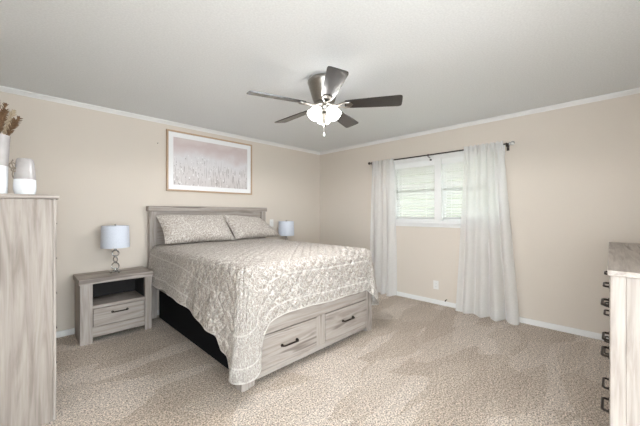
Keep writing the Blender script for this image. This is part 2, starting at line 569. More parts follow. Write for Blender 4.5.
# ------------------------------------------------------------------ room shell
WY0, WY1, WZ0, WZ1 = 0.93, 2.335, 1.105, 1.975      # window opening in the right wall
T = 0.12
EXT = 4.2                                              # floor and ceiling run on behind the camera, added to even the daylight
struct(boxes('floor', [(XL - EXT, XR + T, YF - EXT, YB + T, -0.1, 0.0)], M['carpet'], bev=0),
       'beige cut pile carpet with vacuum marks covering the bedroom floor', 'carpet')
struct(boxes('ceiling', [(XL - EXT, XR + T, YF - EXT, YB + T, H, H + 0.1)], M['ceil'], bev=0),
       'white textured ceiling above the bedroom', 'ceiling')
struct(boxes('wall_back', [(XL - T, XR + T, YB, YB + T, 0, H)], M['wall'], bev=0),
       'beige wall behind the bed and the framed print', 'wall')
struct(boxes('wall_right', [(XR, XR + T, YF - T, WY0, 0, H), (XR, XR + T, WY1, YB, 0, H),
                            (XR, XR + T, WY0, WY1, 0, WZ0), (XR, XR + T, WY0, WY1, WZ1, H)], M['wall'], bev=0),
       'beige wall with the curtained window', 'wall')
# both walls stop short near the camera; openings added to let in fill daylight
struct(boxes('wall_left', [(XL - T, XL, 0.55, YB, 0, H)], M['wall'], bev=0),
       'beige wall behind the tall chest', 'wall')
struct(boxes('wall_front', [(1.5, XR, YF - T, YF, 0, H)], M['wall'], bev=0),
       'beige wall behind the dresser', 'wall')


def crown(name, a, b, n):
    """small cove crown from a to b (xy), n = inward normal"""
    prof = [(0.0, -0.040), (0.006, -0.040), (0.010, -0.032), (0.022, -0.016), (0.034, -0.008), (0.036, 0.0), (0.0, 0.0)]
    bm = bmesh.new()
    r0 = [bm.verts.new((a[0] + n[0] * d, a[1] + n[1] * d, H + z)) for d, z in prof]
    r1 = [bm.verts.new((b[0] + n[0] * d, b[1] + n[1] * d, H + z)) for d, z in prof]
    k = len(prof)
    for i in range(k):
        bm.faces.new((r0[i], r0[(i + 1) % k], r1[(i + 1) % k], r1[i]))
    bm.faces.new(r0); bm.faces.new(r1)
    return struct(obj(name, bm, M['trim']))


tag(crown('trim_1', (XL, YB), (XR, YB), (0, -1)), 'white crown moulding along the wall above the bed', 'moulding')
tag(crown('trim_2', (XR, YF), (XR, YB), (-1, 0)), 'white crown moulding along the wall above the window', 'moulding')


def skirting(name, x0, x1, y0, y1, label):
    tag(struct(boxes(name, [(x0, x1, y0, y1, 0, 0.062)], M['trim'], bev=0.004)), label, 'baseboard')


skirting('baseboard_back', XL, XR, YB - 0.014, YB, 'white baseboard along the wall behind bed and nightstand')
skirting('baseboard_right', XR - 0.014, XR, YF, YB - 0.014, 'white baseboard along the window wall')

# window
cs = 0.055
bm = bmesh.new()
for b in ((XR - 0.018, XR, WY0 - cs, WY0, WZ0, WZ1 + cs), (XR - 0.018, XR, WY1, WY1 + cs, WZ0, WZ1 + cs),
          (XR - 0.018, XR, WY0, WY1, WZ1, WZ1 + cs)):
    box(bm, *b, bev=0.003)
for b in ((XR, XR + T, WY0, WY0 + 0.02, WZ0, WZ1), (XR, XR + T, WY1 - 0.02, WY1, WZ0, WZ1),
          (XR, XR + T, WY0, WY1, WZ1 - 0.02, WZ1), (XR, XR + T, WY0, WY1, WZ0, WZ0 + 0.02),
          (XR - 0.012, XR + T, 1.618, 1.708, WZ0, WZ1)):
    box(bm, *b, bev=0.002)
for ya, yb_ in ((WY0 + 0.02, 1.618), (1.708, WY1 - 0.02)):
    for b in ((XR + 0.07, XR + 0.10, ya, ya + 0.03, WZ0 + 0.02, WZ1 - 0.02), (XR + 0.07, XR + 0.10, yb_ - 0.03, yb_, WZ0 + 0.02, WZ1 - 0.02),
              (XR + 0.07, XR + 0.10, ya, yb_, 1.53, 1.565), (XR + 0.07, XR + 0.10, ya, yb_, WZ1 - 0.055, WZ1 - 0.02),
              (XR + 0.07, XR + 0.10, ya, yb_, WZ0 + 0.02, WZ0 + 0.055)):
        box(bm, *b, bev=0.002)
win = struct(obj('window_1', bm, M['trim']), 'white framed double window behind the blinds and sheer curtains', 'window')
boxes('window_sill', [(XR - 0.045, XR + 0.06, WY0 - 0.08, WY1 + 0.08, WZ0 - 0.022, WZ0), (XR - 0.016, XR, WY0 - 0.06, WY1 + 0.06, WZ0 - 0.065, WZ0 - 0.022)],
      M['trim'], win, bev=0.004)
boxes('window_pane', [(XR + 0.083, XR + 0.087, WY0 + 0.04, 1.60, WZ0 + 0.04, WZ1 - 0.04)], M['pane'], win, bev=0)
boxes('window_pane', [(XR + 0.083, XR + 0.087, 1.73, WY1 - 0.04, WZ0 + 0.04, WZ1 - 0.04)], M['pane'], win, bev=0)


# lawn, porch roof and leafy screen added outside to dim the window daylight
struct(boxes('added_porch_roof', [(XR + T, XR + 1.1, -2.5, 6.0, 2.08, 2.16)], simple('tan_porch_boards', srgb(214, 190, 150), 0.8), bev=0),
       'tan porch ceiling added outside the window to dim daylight', 'porch')
struct(boxes('lawn', [(XR + T, XR + 9, -6, 10, -0.35, -0.25)], simple('lawn_grass', srgb(74, 86, 50), 1.0, vary=0.3, bscale=30), bev=0),
       'green lawn outside the window', 'lawn')
struct(boxes('added_hedge', [(XR + 5.0, XR + 6.2, -6, 10, -0.3, 3.1)], simple('hedge_leaves', srgb(124, 122, 98), 1.0, vary=0.4, bscale=14, bump=0.6), bev=0.1),
       'green leafy screen added beyond the lawn to dim the window', 'added_hedge')


# ------------------------------------------------------------------ furniture
def bail(bm, c, length, axis, out, r=0.006, proj=0.026):
    """arched bar pull: c centre on the face, axis along, out = outward unit"""
    c = Vector(c); ax = Vector(axis); ou = Vector(out)
    h = length / 2
    pts = [c - ax * h, c - ax * h + ou * proj * 0.7, c - ax * (h - 0.008) + ou * proj, c + ax * (h - 0.008) + ou * proj,
           c + ax * h + ou * proj * 0.7, c + ax * h]
    tube(bm, pts, r, 8)
    for s in (-1, 1):
        p = c + ax * h * s
        tube(bm, [p, p + ou * 0.004], r * 1.9, 10)


# bed frame ---------------------------------------------------------------
BX0, BX1 = 1.045, 2.665
bed = thing('bed_frame', 'whitewashed wooden bed with panel headboard and two drawers in the footboard', 'bed', ((BX0 + BX1) / 2, 2.85, 0))
OX, OY = (BX0 + BX1) / 2, 2.85


def bb(name, lst, mat, parent=bed, bev=0.003):
    return boxes(name, [(a - OX, b - OX, c - OY, d - OY, e, f) for a, b, c, d, e, f in lst], mat, parent, bev)


bb('headboard_post', [(BX0 + 0.005, BX0 + 0.085, 3.80, 3.885, 0, 1.255)], M['wz'])
bb('headboard_post', [(BX1 - 0.085, BX1 - 0.005, 3.80, 3.885, 0, 1.255)], M['wz'])
bb('headboard_top_rail', [(BX0 - 0.012, BX1 + 0.012, 3.785, 3.888, 1.255, 1.315)], M['wx'])
bb('headboard_panel', [(BX0 + 0.085, BX1 - 0.085, 3.835, 3.865, 0.35, 1.255)], M['wx'])
bb('headboard_cross_rail', [(BX0 + 0.085, BX1 - 0.085, 3.815, 3.85, 1.165, 1.255)], M['wx'])
bb('headboard_stile', [((BX0 + BX1) / 2 - 0.05, (BX0 + BX1) / 2 + 0.05, 3.82, 3.85, 0.35, 1.165)], M['wz'])
FX0, FX1 = 1.062, 2.608
bb('footboard_post', [(FX0, FX0 + 0.062, 1.80, 1.88, 0, 0.56), (FX0 + 0.062, FX0 + 0.116, 1.812, 1.88, 0, 0.56)], M['wz'])
bb('footboard_post', [(FX1 - 0.082, FX1, 1.80, 1.88, 0, 0.56)], M['wz'])
bb('footboard_upper_rail', [(FX0 + 0.116, FX1 - 0.082, 1.808, 1.85, 0.338, 0.555)], M['wx'])
bb('footboard_center_stile', [(1.795, 1.898, 1.808, 1.85, 0.082, 0.338)], M['wz'])
bb('footboard_bottom_rail', [(FX0 + 0.116, FX1 - 0.082, 1.808, 1.85, 0.038, 0.082)], M['wx'])
for xa, xb in ((1.186, 1.790), (1.903, 2.521)):
    d = bb('drawer', [(xa, xb, 1.803, 1.87, 0.087, 0.333)], M['wx'])
    bm = bmesh.new(); bail(bm, ((xa + xb) / 2 - OX, 1.803 - OY, 0.214), 0.15, (1, 0, 0), (0, -1, 0), 0.0065, 0.028)
    obj('handle', bm, M['bronze'], d, True)
bb('side_rail', [(1.10, 1.115, 1.88, 3.80, 0.36, 0.50)], M['wy'])
bb('side_rail', [(2.56, 2.575, 1.88, 3.80, 0.36, 0.50)], M['wy'])

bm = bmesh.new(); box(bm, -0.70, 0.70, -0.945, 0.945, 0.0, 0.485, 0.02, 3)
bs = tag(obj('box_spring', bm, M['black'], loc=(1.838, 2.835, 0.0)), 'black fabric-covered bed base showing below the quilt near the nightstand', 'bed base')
bm = bmesh.new(); box(bm, -0.72, 0.72, -0.96, 0.96, 0, 0.335, 0.05, 4)
mt = tag(obj('mattress', bm, M['ticking'], loc=(1.838, 2.835, 0.486)), 'white mattress hidden under the scroll-patterned quilt', 'mattress')


# quilt -------------------------------------------------------------------
def interp(tab, x):
    if x <= tab[0][0]:
        return tab[0][1]
    for (a, va), (b, vb) in zip(tab, tab[1:]):
        if x <= b:
            t = (x - a) / (b - a)
            return va + (vb - va) * t
    return tab[-1][1]


def make_quilt():
    x0, x1, y0, y1, r, zt = 1.055, 2.625, 1.772, 3.80, 0.085, 0.862
    ax0, ax1, ay0 = x0 + r, x1 - r, y0 + r
    nx, ny, nc = 112, 130, 20
    hemL = [(1.857, 0.120), (1.885, 0.14), (1.90, 0.225), (2.02, 0.238), (2.045, 0.320), (2.09, 0.335), (2.35, 0.352), (2.56, 0.392), (2.8, 0.428), (3.0, 0.44), (3.4, 0.444), (3.8, 0.46)]
    hemF = [(1.14, 0.175), (1.18, 0.26), (1.235, 0.375), (1.27, 0.43), (1.34, 0.452), (1.455, 0.470), (1.70, 0.462), (1.909, 0.452), (2.478, 0.450), (2.54, 0.40)]
    hemR = [(1.857, 0.24), (2.1, 0.36), (2.3, 0.42), (3.8, 0.44)]
    bm = bmesh.new()
    uvl = bm.loops.layers.uv.new('cloth')
    hl = bm.verts.layers.float.new('hem')
    uvd = {}

    def V(p, uv, hem):
        v = bm.verts.new(p); v[hl] = hem; uvd[v] = uv
        return v
    top = {}
    for i in range(nx + 1):
        for j in range(ny + 1):
            x = ax0 + (ax1 - ax0) * i / nx
            y = ay0 + (y1 - ay0) * j / ny
            e = min(i, nx - i) / nx * 8
            e = min(1, e); e2 = min(1, j / ny * 10)
            z = zt + 0.006 * noise.noise(Vector((x * 5, y * 5, 1))) * min(e, e2) + 0.010 * min(e, e2)
            top[i, j] = V((x, y, z), (x, y), 2.0)
    cols = []
    for j in range(ny, -1, -1):
        y = ay0 + (y1 - ay0) * j / ny
        cols.append((top[0, j], Vector((-1, 0)), interp(hemL, y), 'L', y))
    for k in range(1, nc):
        t = k / nc
        a = PI + t * PI / 2
        hz = 0.125 + (0.175 - 0.125) * t - 0.045 * math.sin(PI * t)
        cols.append((top[0, 0], Vector((math.cos(a), math.sin(a))), hz, 'C', t))
    for i in range(0, nx + 1):
        x = ax0 + (ax1 - ax0) * i / nx
        cols.append((top[i, 0], Vector((0, -1)), interp(hemF, x), 'F', x))
    for k in range(1, nc):
        t = k / nc
        a = 1.5 * PI + t * PI / 2
        cols.append((top[nx, 0], Vector((math.cos(a), math.sin(a))), 0.40 - 0.16 * t - 0.05 * math.sin(PI * t), 'D', t))
    for j in range(0, ny + 1):
        y = ay0 + (y1 - ay0) * j / ny
        cols.append((top[nx, j], Vector((1, 0)), interp(hemR, y), 'R', y))
    # soften the hem line
    hz = [c[2] for c in cols]
    for _ in range(2):
        hz = [hz[0]] + [(hz[i - 1] + 2 * hz[i] + hz[i + 1]) / 4 for i in range(1, len(hz) - 1)] + [hz[-1]]
    na, nd = 8, 34
    grid = []
    for (b, n, _, side, q), hemz in zip(cols, hz):
        bc = b.co
        L = (r * PI / 2) + (bc.z - r - hemz)
        col = [b]
        for k in range(1, na + 1):
            f = PI / 2 * k / na
            p = (bc.x + n.x * r * math.sin(f), bc.y + n.y * r * math.sin(f), bc.z - r + r * math.cos(f))
            s = r * f
            col.append(V(p, (bc.x + n.x * s, bc.y + n.y * s), L - s))
        for k in range(1, nd + 1):
            t = k / nd
            z = bc.z - r + (hemz - (bc.z - r)) * t
            s = r * PI / 2 + (bc.z - r - hemz) * t
            dep = (bc.z - r - z)
            fl = 0.0
            if side == 'L':
                fl = 0.05 * t + 0.014 * t * math.sin(q * 9.0 + 0.6) + 0.007 * t * math.sin(q * 21)
            elif side == 'C':
                fl = (0.05 + 0.045 * q) * t + 0.035 * t * math.sin(PI * q) + 0.012 * t * math.sin(q * PI * 3)
            elif side == 'F':
                w = max(0.0, 1 - abs(q - 1.20) / 0.10)
                fl = 0.004 * t + 0.091 * t * max(0, 1 - (q - 1.14) / 0.075) ** 1.3 + 0.004 * t * w + 0.010 * t * (math.sin(q * 14) * 0.5 + 0.5) * min(1, max(0, (q - 1.3) / 0.2))
            elif side == 'D':
                fl = 0.03 * t + 0.05 * t * math.sin(PI * q)
            else:
                fl = 0.03 * t + 0.012 * t * math.sin(q * 9)
            p = (bc.x + n.x * (r + fl), bc.y + n.y * (r + fl), z)
            col.append(V(p, (bc.x + n.x * s, bc.y + n.y * s), L - s))
        grid.append(col)
    for i in range(nx):
        for j in range(ny):
            bm.faces.new((top[i, j], top[i + 1, j], top[i + 1, j + 1], top[i, j + 1]))
    for ca, cb in zip(grid, grid[1:]):
        for k in range(len(ca) - 1):
            q = [ca[k], ca[k + 1], cb[k + 1], cb[k]]
            u = []
            for v in q:
                if v not in u:
                    u.append(v)
            try:
                bm.faces.new(u)
            except ValueError:
                pass
    bm.normal_update()
    # stitched diamonds, puffed between the seams
    for v in bm.verts:
        u_, w_ = uvd[v]
        q1 = abs(math.sin((u_ + w_) * PI / 0.105)); q2 = abs(math.sin((u_ - w_) * PI / 0.105))
        foot = 0.15 + 0.85 * max(0.0, min(1.0, (2.6 - w_) / 0.5))
        v.co += v.normal * 0.008 * foot * (math.sqrt(min(q1, q2)) - 0.6) * (0.3 if v[hl] < 0.02 else 1.0)
    for f in bm.faces:
        for lp in f.loops:
            lp[uvl].uv = uvd[lp.vert]
    o = obj('quilt', bm, M['quilt'], smooth=True)
    sd = o.modifiers.new('thickness', 'SOLIDIFY'); sd.thickness = 0.007; sd.offset = -1
    return o


quilt = tag(make_quilt(), 'beige quilt with white scroll pattern spread over the bed, corner hanging low', 'quilt')


# pillows -----------------------------------------------------------------
def pillow(corners, thick, label, seed):
    """corners bl, br, tr, tl; puffed between two skins with a pinched seam"""
    bl, br, tr, tl = [Vector(c) for c in corners]
    ctr = (bl + br + tr + tl) / 4
    nrm = (br - bl).cross(tl - bl).normalized()
    w = (br - bl).length; h = (tl - bl).length
    n = 30
    bm = bmesh.new(); uvl = bm.loops.layers.uv.new('cloth'); uvd = {}
    skins = []
    for s in (1, -1):
        gv = {}
        for i in range(n + 1):
            for j in range(n + 1):
                u, v = i / n, j / n
                a, b = 2 * u - 1, 2 * v - 1
                # edges bow in a little between the pointed corners
                uu = 0.5 + (u - 0.5) * (1 - 0.05 * (1 - b * b)); vv = 0.5 + (v - 0.5) * (1 - 0.07 * (1 - a * a))
                p = bl * (1 - uu) * (1 - vv) + br * uu * (1 - vv) + tr * uu * vv + tl * (1 - uu) * vv
                f = (max(0, 1 - abs(a) ** 3.2) * max(0, 1 - abs(b) ** 3.0)) ** 0.5
                wr = 0.012 * noise.noise(Vector((u * 4 + seed, v * 3, s))) * f
                # sag: bottom is fuller than the top
                p = p + nrm * s * (thick / 2) * f * (1.1 - 0.25 * v) + nrm * wr
                edge = i in (0, n) or j in (0, n)
                if s == -1 and edge:
                    gv[i, j] = skins[0][i, j]
                else:
                    q = bm.verts.new(p - ctr); uvd[q] = (u * w + seed, v * h + seed); gv[i, j] = q
        skins.append(gv)
        for i in range(n):
            for j in range(n):
                q = [gv[i, j], gv[i + 1, j], gv[i + 1, j + 1], gv[i, j + 1]]
                if s == -1:
                    q.reverse()
                f = bm.faces.new(q)
                for lp in f.loops:
                    lp[uvl].uv = uvd[lp.vert]
    o = obj('pillow', bm, M['sham'], smooth=True, loc=ctr)
    return tag(o, label, 'pillow', 'pillows against the headboard')


pillow([(1.12, 3.50, 0.888), (1.945, 3.45, 0.888), (1.915, 3.69, 1.210), (1.085, 3.715, 1.210)], 0.22,
       'left scroll-patterned pillow standing upright, beside the nightstand with open shelf', 1.3)
pillow([(1.99, 3.52, 0.888), (2.75, 3.53, 0.890), (2.49, 3.725, 1.165), (1.90, 3.735, 1.215)], 0.19,
       'right scroll-patterned pillow slumped at its outer corner, partly behind the other', 4.1)

# nightstands -------------------------------------------------------------
NX, NY = 0.680, 3.69
ns = thing('nightstand', 'whitewashed nightstand with dark open shelf and one drawer, left of the bed', 'nightstand', (NX, NY, 0), 0, 'nightstands either side of the bed')


def nb(name, lst, mat, parent=ns, bev=0.003):
    return boxes(name, [(a - NX, b - NX, c - NY, d - NY, e, f) for a, b, c, d, e, f in lst], mat, parent, bev)


nx0, nx1 = 0.385, 0.985
nb('top', [(nx0 - 0.012, nx1 + 0.012, 3.478, 3.875, 0.562, 0.612)], M['wx'])
nb('side_panel', [(nx0, nx0 + 0.095, 3.49, 3.535, 0, 0.562), (nx0, nx0 + 0.022, 3.535, 3.87, 0.0, 0.562)], M['wz'])
nb('side_panel', [(nx1 - 0.065, nx1, 3.49, 3.535, 0, 0.562), (nx1 - 0.022, nx1, 3.535, 3.87, 0.0, 0.562)], M['wz'])
nb('shelf', [(nx0 + 0.095, nx1 - 0.065, 3.497, 3.86, 0.322, 0.352)], M['wx'])
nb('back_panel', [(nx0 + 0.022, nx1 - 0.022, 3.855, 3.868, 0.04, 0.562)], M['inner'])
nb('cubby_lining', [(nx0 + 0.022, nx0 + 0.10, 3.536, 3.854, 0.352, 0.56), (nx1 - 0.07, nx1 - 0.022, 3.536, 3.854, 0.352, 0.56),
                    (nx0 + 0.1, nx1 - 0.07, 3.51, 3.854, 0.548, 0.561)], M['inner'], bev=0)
d = nb('drawer', [(nx0 + 0.099, nx1 - 0.069, 3.494, 3.84, 0.150, 0.318)], M['wx'])
bm = bmesh.new(); bail(bm, (0.698 - NX, 3.494 - NY, 0.262), 0.125, (1, 0, 0), (0, -1, 0), 0.006, 0.026)
obj('handle', bm, M['bronze'], d, True)
nb('bottom_rail', [(nx0 + 0.095, nx1 - 0.065, 3.50, 3.53, 0.05, 0.146)], M['wx'])
dup(ns, (3.01, NY, 0), 'whitewashed nightstand hidden beyond the bed, carrying the far lamp')


# table lamps -------------------------------------------------------------
lamp = thing('table_lamp', 'pale drum-shade lamp with silver ring base on the near left nightstand', 'lamp', (0.694, 3.68, 0.612), 0, 'matching bedside lamps')
bm = bmesh.new()
prof = [(0.122, 0.262), (0.127, 0.262), (0.121, 0.488), (0.116, 0.488), (0.122, 0.262)]
lathe(bm, prof, n=48)
obj('lamp_shade', bm, M['shade'], lamp, True)
bm = bmesh.new()
tube(bm, [(0, 0, 0.245), (0, 0, 0.285)], 0.012, 10)
for k in range(3):
    a = 2 * PI * k / 3
    tube(bm, [(0, 0, 0.482), (0.118 * math.cos(a), 0.118 * math.sin(a), 0.482)], 0.002, 6)
tube(bm, [(0, 0, 0.285), (0.03, 0, 0.32), (0.035, 0, 0.42), (0, 0, 0.482)], 0.0025, 6)
tube(bm, [(0, 0, 0.285), (-0.03, 0, 0.32), (-0.035, 0, 0.42), (0, 0, 0.482)], 0.0025, 6)
obj('harp', bm, M['chrome'], lamp, True)
bm = bmesh.new(); ball(bm, (0, 0, 0.497), 0.009); tube(bm, [(0, 0, 0.48), (0, 0, 0.49)], 0.006)
obj('finial', bm, M['chrome'], lamp, True)
bm = bmesh.new()
lathe(bm, [(0.03, 0.012), (0.055, 0.012), (0.058, 0.018), (0.05, 0.024), (0.014, 0.030), (0.010, 0.05)], n=28, close=True)
for k in range(4):
    a = 2 * PI * k / 4 + 0.5
    ball(bm, (0.048 * math.cos(a), 0.048 * math.sin(a), 0.012), 0.012, n=12)
obj('base', bm, M['chrome'], lamp, True)
for zc, R, ang in ((0.070, 0.038, -0.6), (0.138, 0.031, -1.1), (0.203, 0.034, -0.5)):
    bm = bmesh.new()
    ring(bm, (0, 0, zc), R * 0.9, 0.0062, Matrix.Rotation(ang, 3, 'Z') @ Matrix.Rotation(PI / 2, 3, 'X'))
    obj('ring_ball', bm, M['chrome'], lamp, True)
bm = bmesh.new()
tube(bm, [(0, 0, 0.225), (0, 0, 0.25)], 0.005, 8)
obj('stem', bm, M['chrome'], lamp, True)
for zc in (0.031, 0.108, 0.170, 0.236):
    bm = bmesh.new()
    ball(bm, (0, 0, zc), 0.012, n=12)
    obj('bead', bm, M['chrome'], lamp, True)
dup(lamp, (2.985, 3.70, 0.612), 'pale drum-shade lamp beyond the bed, mostly hidden behind the right pillow and quilt', 1.0)

# tall chest on the left ----------------------------------------------------
chest = thing('chest_of_drawers', 'tall whitewashed chest of drawers seen from its side at the left', 'chest of drawers', (-0.05, 2.76, 0))


def hb(name, lst, mat, parent=chest, bev=0.003):
    return boxes(name, [(a + 0.05, b + 0.05, c - 2.76, d - 2.76, e, f) for a, b, c, d, e, f in lst], mat, parent, bev)


cy0, cy1 = 2.354, 3.16
hb('side_panel', [(-0.245, 0.135, cy0, cy0 + 0.025, 0, 1.315)], M['wz'])
hb('side_panel', [(-0.245, 0.135, cy1 - 0.025, cy1, 0, 1.315)], M['wz'])
hb('face_frame', [(0.136, 0.150, cy0 + 0.001, cy0 + 0.05, 0, 1.315), (0.136, 0.150, cy1 - 0.05, cy1 - 0.001, 0, 1.315),
                  (0.136, 0.150, cy0 + 0.05, cy1 - 0.05, 0.03, 0.11), (0.136, 0.150, cy0 + 0.05, cy1 - 0.05, 1.275, 1.315)], M['wz'], bev=0.001)
hb('top', [(-0.25, 0.162, cy0 - 0.012, cy1 + 0.012, 1.315, 1.339)], M['wx'])
hb('back_panel', [(-0.245, -0.235, cy0 + 0.025, cy1 - 0.025, 0.03, 1.315)], M['wz'])
for k in range(5):
    z0 = 0.115 + k * 0.232
    d = hb('drawer', [(-0.20, 0.147, cy0 + 0.054, cy1 - 0.054, z0, z0 + 0.226)], M['wy'])
    for yy in (2.68, 2.96):
        bm = bmesh.new(); bail(bm, (0.147 + 0.05, yy - 2.76, z0 + 0.12), 0.12, (0, 1, 0), (1, 0, 0), 0.005, 0.020)
        obj('handle', bm, M['bronze'], d, True)

# dresser on the right ------------------------------------------------------
DW0, DW1, DF, DB = 1.772, 3.45, 0.004, -0.41
dr = thing('dresser', 'long low whitewashed dresser with dark bar pulls at the right edge', 'dresser', (2.6, -0.2, 0))


def db(name, lst, mat, parent=dr, bev=0.003):
    return boxes(name, [(a - 2.6, b - 2.6, c + 0.2, d + 0.2, e, f) for a, b, c, d, e, f in lst], mat, parent, bev)


db('top', [(DW0 - 0.014, DW1 + 0.014, DB - 0.005, DF + 0.006, 0.966, 0.990)], M['wx'])
db('side_panel', [(DW0, DW0 + 0.025, DB, DF - 0.05, 0, 0.966)], M['wz'])
db('side_panel', [(DW1 - 0.025, DW1, DB, DF - 0.05, 0, 0.966)], M['wz'])
db('corner_post', [(DW0 - 0.003, DW0 + 0.06, DF - 0.05, DF - 0.002, 0, 0.966)], M['wz'])
db('corner_post', [(DW1 - 0.06, DW1 + 0.003, DF - 0.05, DF - 0.002, 0, 0.966)], M['wz'])
db('back_panel', [(DW0 + 0.025, DW1 - 0.025, DB, DB + 0.01, 0.04, 0.966)], M['wx'])
db('front_rail', [(DW0 + 0.06, DW1 - 0.06, DF - 0.03, DF - 0.003, 0.04, 0.105),], M['wx'])
ia, ib = DW0 + 0.064, DW1 - 0.064


def drawer(xa, xb, za, zb, hs, hz):
    d = db('drawer', [(xa, xb, DB + 0.03, DF, za, zb)], M['wx'])
    for hx in hs:
        bm = bmesh.new(); bail(bm, (hx - 2.6, DF + 0.2, hz), 0.13, (1, 0, 0), (0, 1, 0), 0.006, 0.026)
        obj('handle', bm, M['bronze'], d, True)


w3 = (ib - ia) / 3
for k in range(3):
    drawer(ia + k * w3 + 0.003, ia + (k + 1) * w3 - 0.003, 0.700, 0.962, [ia + (k + 0.5) * w3], 0.778)
mid = (ia + ib) / 2
for za, zb, hz in ((0.112, 0.415, 0.262), (0.423, 0.692, 0.530)):
    drawer(ia + 0.003, mid - 0.003, za, zb, [2.085, 2.345], hz)
    drawer(mid + 0.003, ib - 0.003, za, zb, [2.905, 3.165], hz)

# ------------------------------------------------------------------ ceiling fan
FCX, FCY = 1.80, 1.725
fan = thing('ceiling_fan', 'flush-mount nickel ceiling fan with five dark blades and a lit light kit', 'ceiling fan', (FCX, FCY, H))
ZB = 2.14 - H                                             # blade plane, relative to the ceiling
bm = bmesh.new()
lathe(bm, [(0.105, 0.0), (0.126, -0.010), (0.138, -0.024), (0.140, -0.036), (0.134, -0.052), (0.118, -0.105), (0.102, -0.158), (0.096, -0.180), (0.085, -0.198), (0.05, -0.205)], n=48, close=True)
obj('motor_housing', bm, M['nickel'], fan, True)
bm = bmesh.new()
lathe(bm, [(0.05, -0.203), (0.074, -0.212), (0.076, -0.232), (0.05, -0.242), (0.046, -0.262), (0.055, -0.272), (0.05, -0.285), (0.03, -0.295)], n=40, close=True)
obj('light_fitter', bm, M['nickel'], fan, True)
bm = bmesh.new()
lathe(bm, [(0.022, -0.29), (0.018, -0.31), (0.013, -0.335), (0.018, -0.36), (0.021, -0.385), (0.012, -0.40), (0.004, -0.405)], n=24, close=True)
obj('center_finial', bm, M['dim_nickel'], fan, True)
bn = M['blade'].node_tree.nodes['Principled BSDF']
bn.inputs['Coat Weight'].default_value = 0.7
bn.inputs['Coat Roughness'].default_value = 0.16
fwd = math.atan2(0.7018, 0.7124)
for k in range(5):
    t = math.radians(160 - 72 * k)
    R = Matrix.Rotation(t, 3, 'Z')
    P = Matrix.Rotation(-math.radians(13), 3, 'X')
    bm = bmesh.new()
    # blade outline (x radial, y across), rounded tip
    ol = [(0.185, -0.048), (0.25, -0.055), (0.45, -0.065), (0.615, -0.072), (0.633, -0.066), (0.639, -0.050), (0.640, 0.0),
          (0.639, 0.050), (0.633, 0.066), (0.615, 0.072), (0.45, 0.065), (0.25, 0.055), (0.185, 0.048), (0.175, 0.03), (0.175, -0.03)]
    top = [bm.verts.new(R @ (P @ Vector((x, y, 0.004))) + Vector((0, 0, ZB))) for x, y in ol]
    bot = [bm.verts.new(R @ (P @ Vector((x, y, -0.004))) + Vector((0, 0, ZB))) for x, y in ol]
    bm.faces.new(top); bm.faces.new(list(reversed(bot)))
    for i in range(len(ol)):
        j = (i + 1) % len(ol)
        bm.faces.new((top[i], bot[i], bot[j], top[j]))
    bl = obj('blade', bm, M['blade'], fan)
    bm = bmesh.new()
    for sy in (-1, 1):
        pts = [(0.075, 0.012 * sy, -0.002), (0.12, 0.010 * sy, -0.012), (0.15, 0.026 * sy, -0.008), (0.175, 0.034 * sy, -0.008), (0.215, 0.030 * sy, -0.008)]
        tube(bm, [R @ (P @ Vector(p)) + Vector((0, 0, ZB)) for p in pts], 0.008, 8)
    pl = [(0.185, -0.036), (0.225, -0.032), (0.245, 0.0), (0.225, 0.032), (0.185, 0.036)]
    a_ = [bm.verts.new(R @ (P @ Vector((x, y, -0.0045))) + Vector((0, 0, ZB))) for x, y in pl]
    b_ = [bm.verts.new(R @ (P @ Vector((x, y, -0.0095))) + Vector((0, 0, ZB))) for x, y in pl]
    bm.faces.new(a_); bm.faces.new(list(reversed(b_)))
    for i in range(5):
        j = (i + 1) % 5
        bm.faces.new((a_[i], b_[i], b_[j], a_[j]))
    obj('blade_bracket', bm, M['nickel'], bl, True)
for k, off in enumerate((60, -60, 180)):
    a = fwd + PI + math.radians(off)
    tilt = Matrix.Rotation(a, 3, 'Z') @ Matrix.Rotation(-math.radians(40), 3, 'Y')
    c = Vector((0.044 * math.cos(a), 0.046 * math.sin(a), -0.252))
    bm = bmesh.new()
    lathe(bm, [(0.018, 0.0), (0.025, -0.008), (0.040, -0.028), (0.049, -0.056), (0.052, -0.08), (0.055, -0.102), (0.051, -0.101), (0.048, -0.078),
               (0.035, -0.028), (0.016, -0.006)], c=c, n=32, mat=tilt)
    sh = obj('glass_shade', bm, M['glow'], fan, True)
    bm = bmesh.new()
    lathe(bm, [(0.016, 0.026), (0.022, 0.022), (0.024, 0.0), (0.022, -0.006), (0.012, -0.008)], c=c, n=20, mat=tilt, close=True)
    obj('shade_holder', bm, M['nickel'], sh, True)
    ld = bpy.data.lights.new('shade_bulb', 'SPOT')       # the bulb's light leaving the open mouth of the shade
    ld.energy = BULB_WATTS / 3
    ld.color = (0.99, 0.99, 1.0)
    ld.spot_size = math.radians(178)
    ld.spot_blend = 0.18
    ld.shadow_soft_size = 0.05
    lo = bpy.data.objects.new('shade_bulb', ld)
    lo.location = c + tilt @ Vector((0, 0, -0.112))
    COL.objects.link(lo)
    lo.parent = sh
for k, (dx, ln) in enumerate(((0.0, 0.05),)):
    rx, ry = 0.7018 * dx - 0.7124 * 0.02, -0.7124 * dx - 0.7018 * 0.02
    bm = bmesh.new(); tube(bm, [(rx, ry, -0.30), (rx, ry, -0.42 - ln)], 0.0014, 6)
    ch = obj('pull_chain', bm, M['nickel'], fan)
    bm = bmesh.new(); lathe(bm, [(0.002, 0.02), (0.005, 0.006), (0.006, -0.004), (0.002, -0.01)], c=(rx, ry, -0.43 - ln), n=12, close=True)
    obj('chain_pull', bm, M['white_chain'], ch, True)

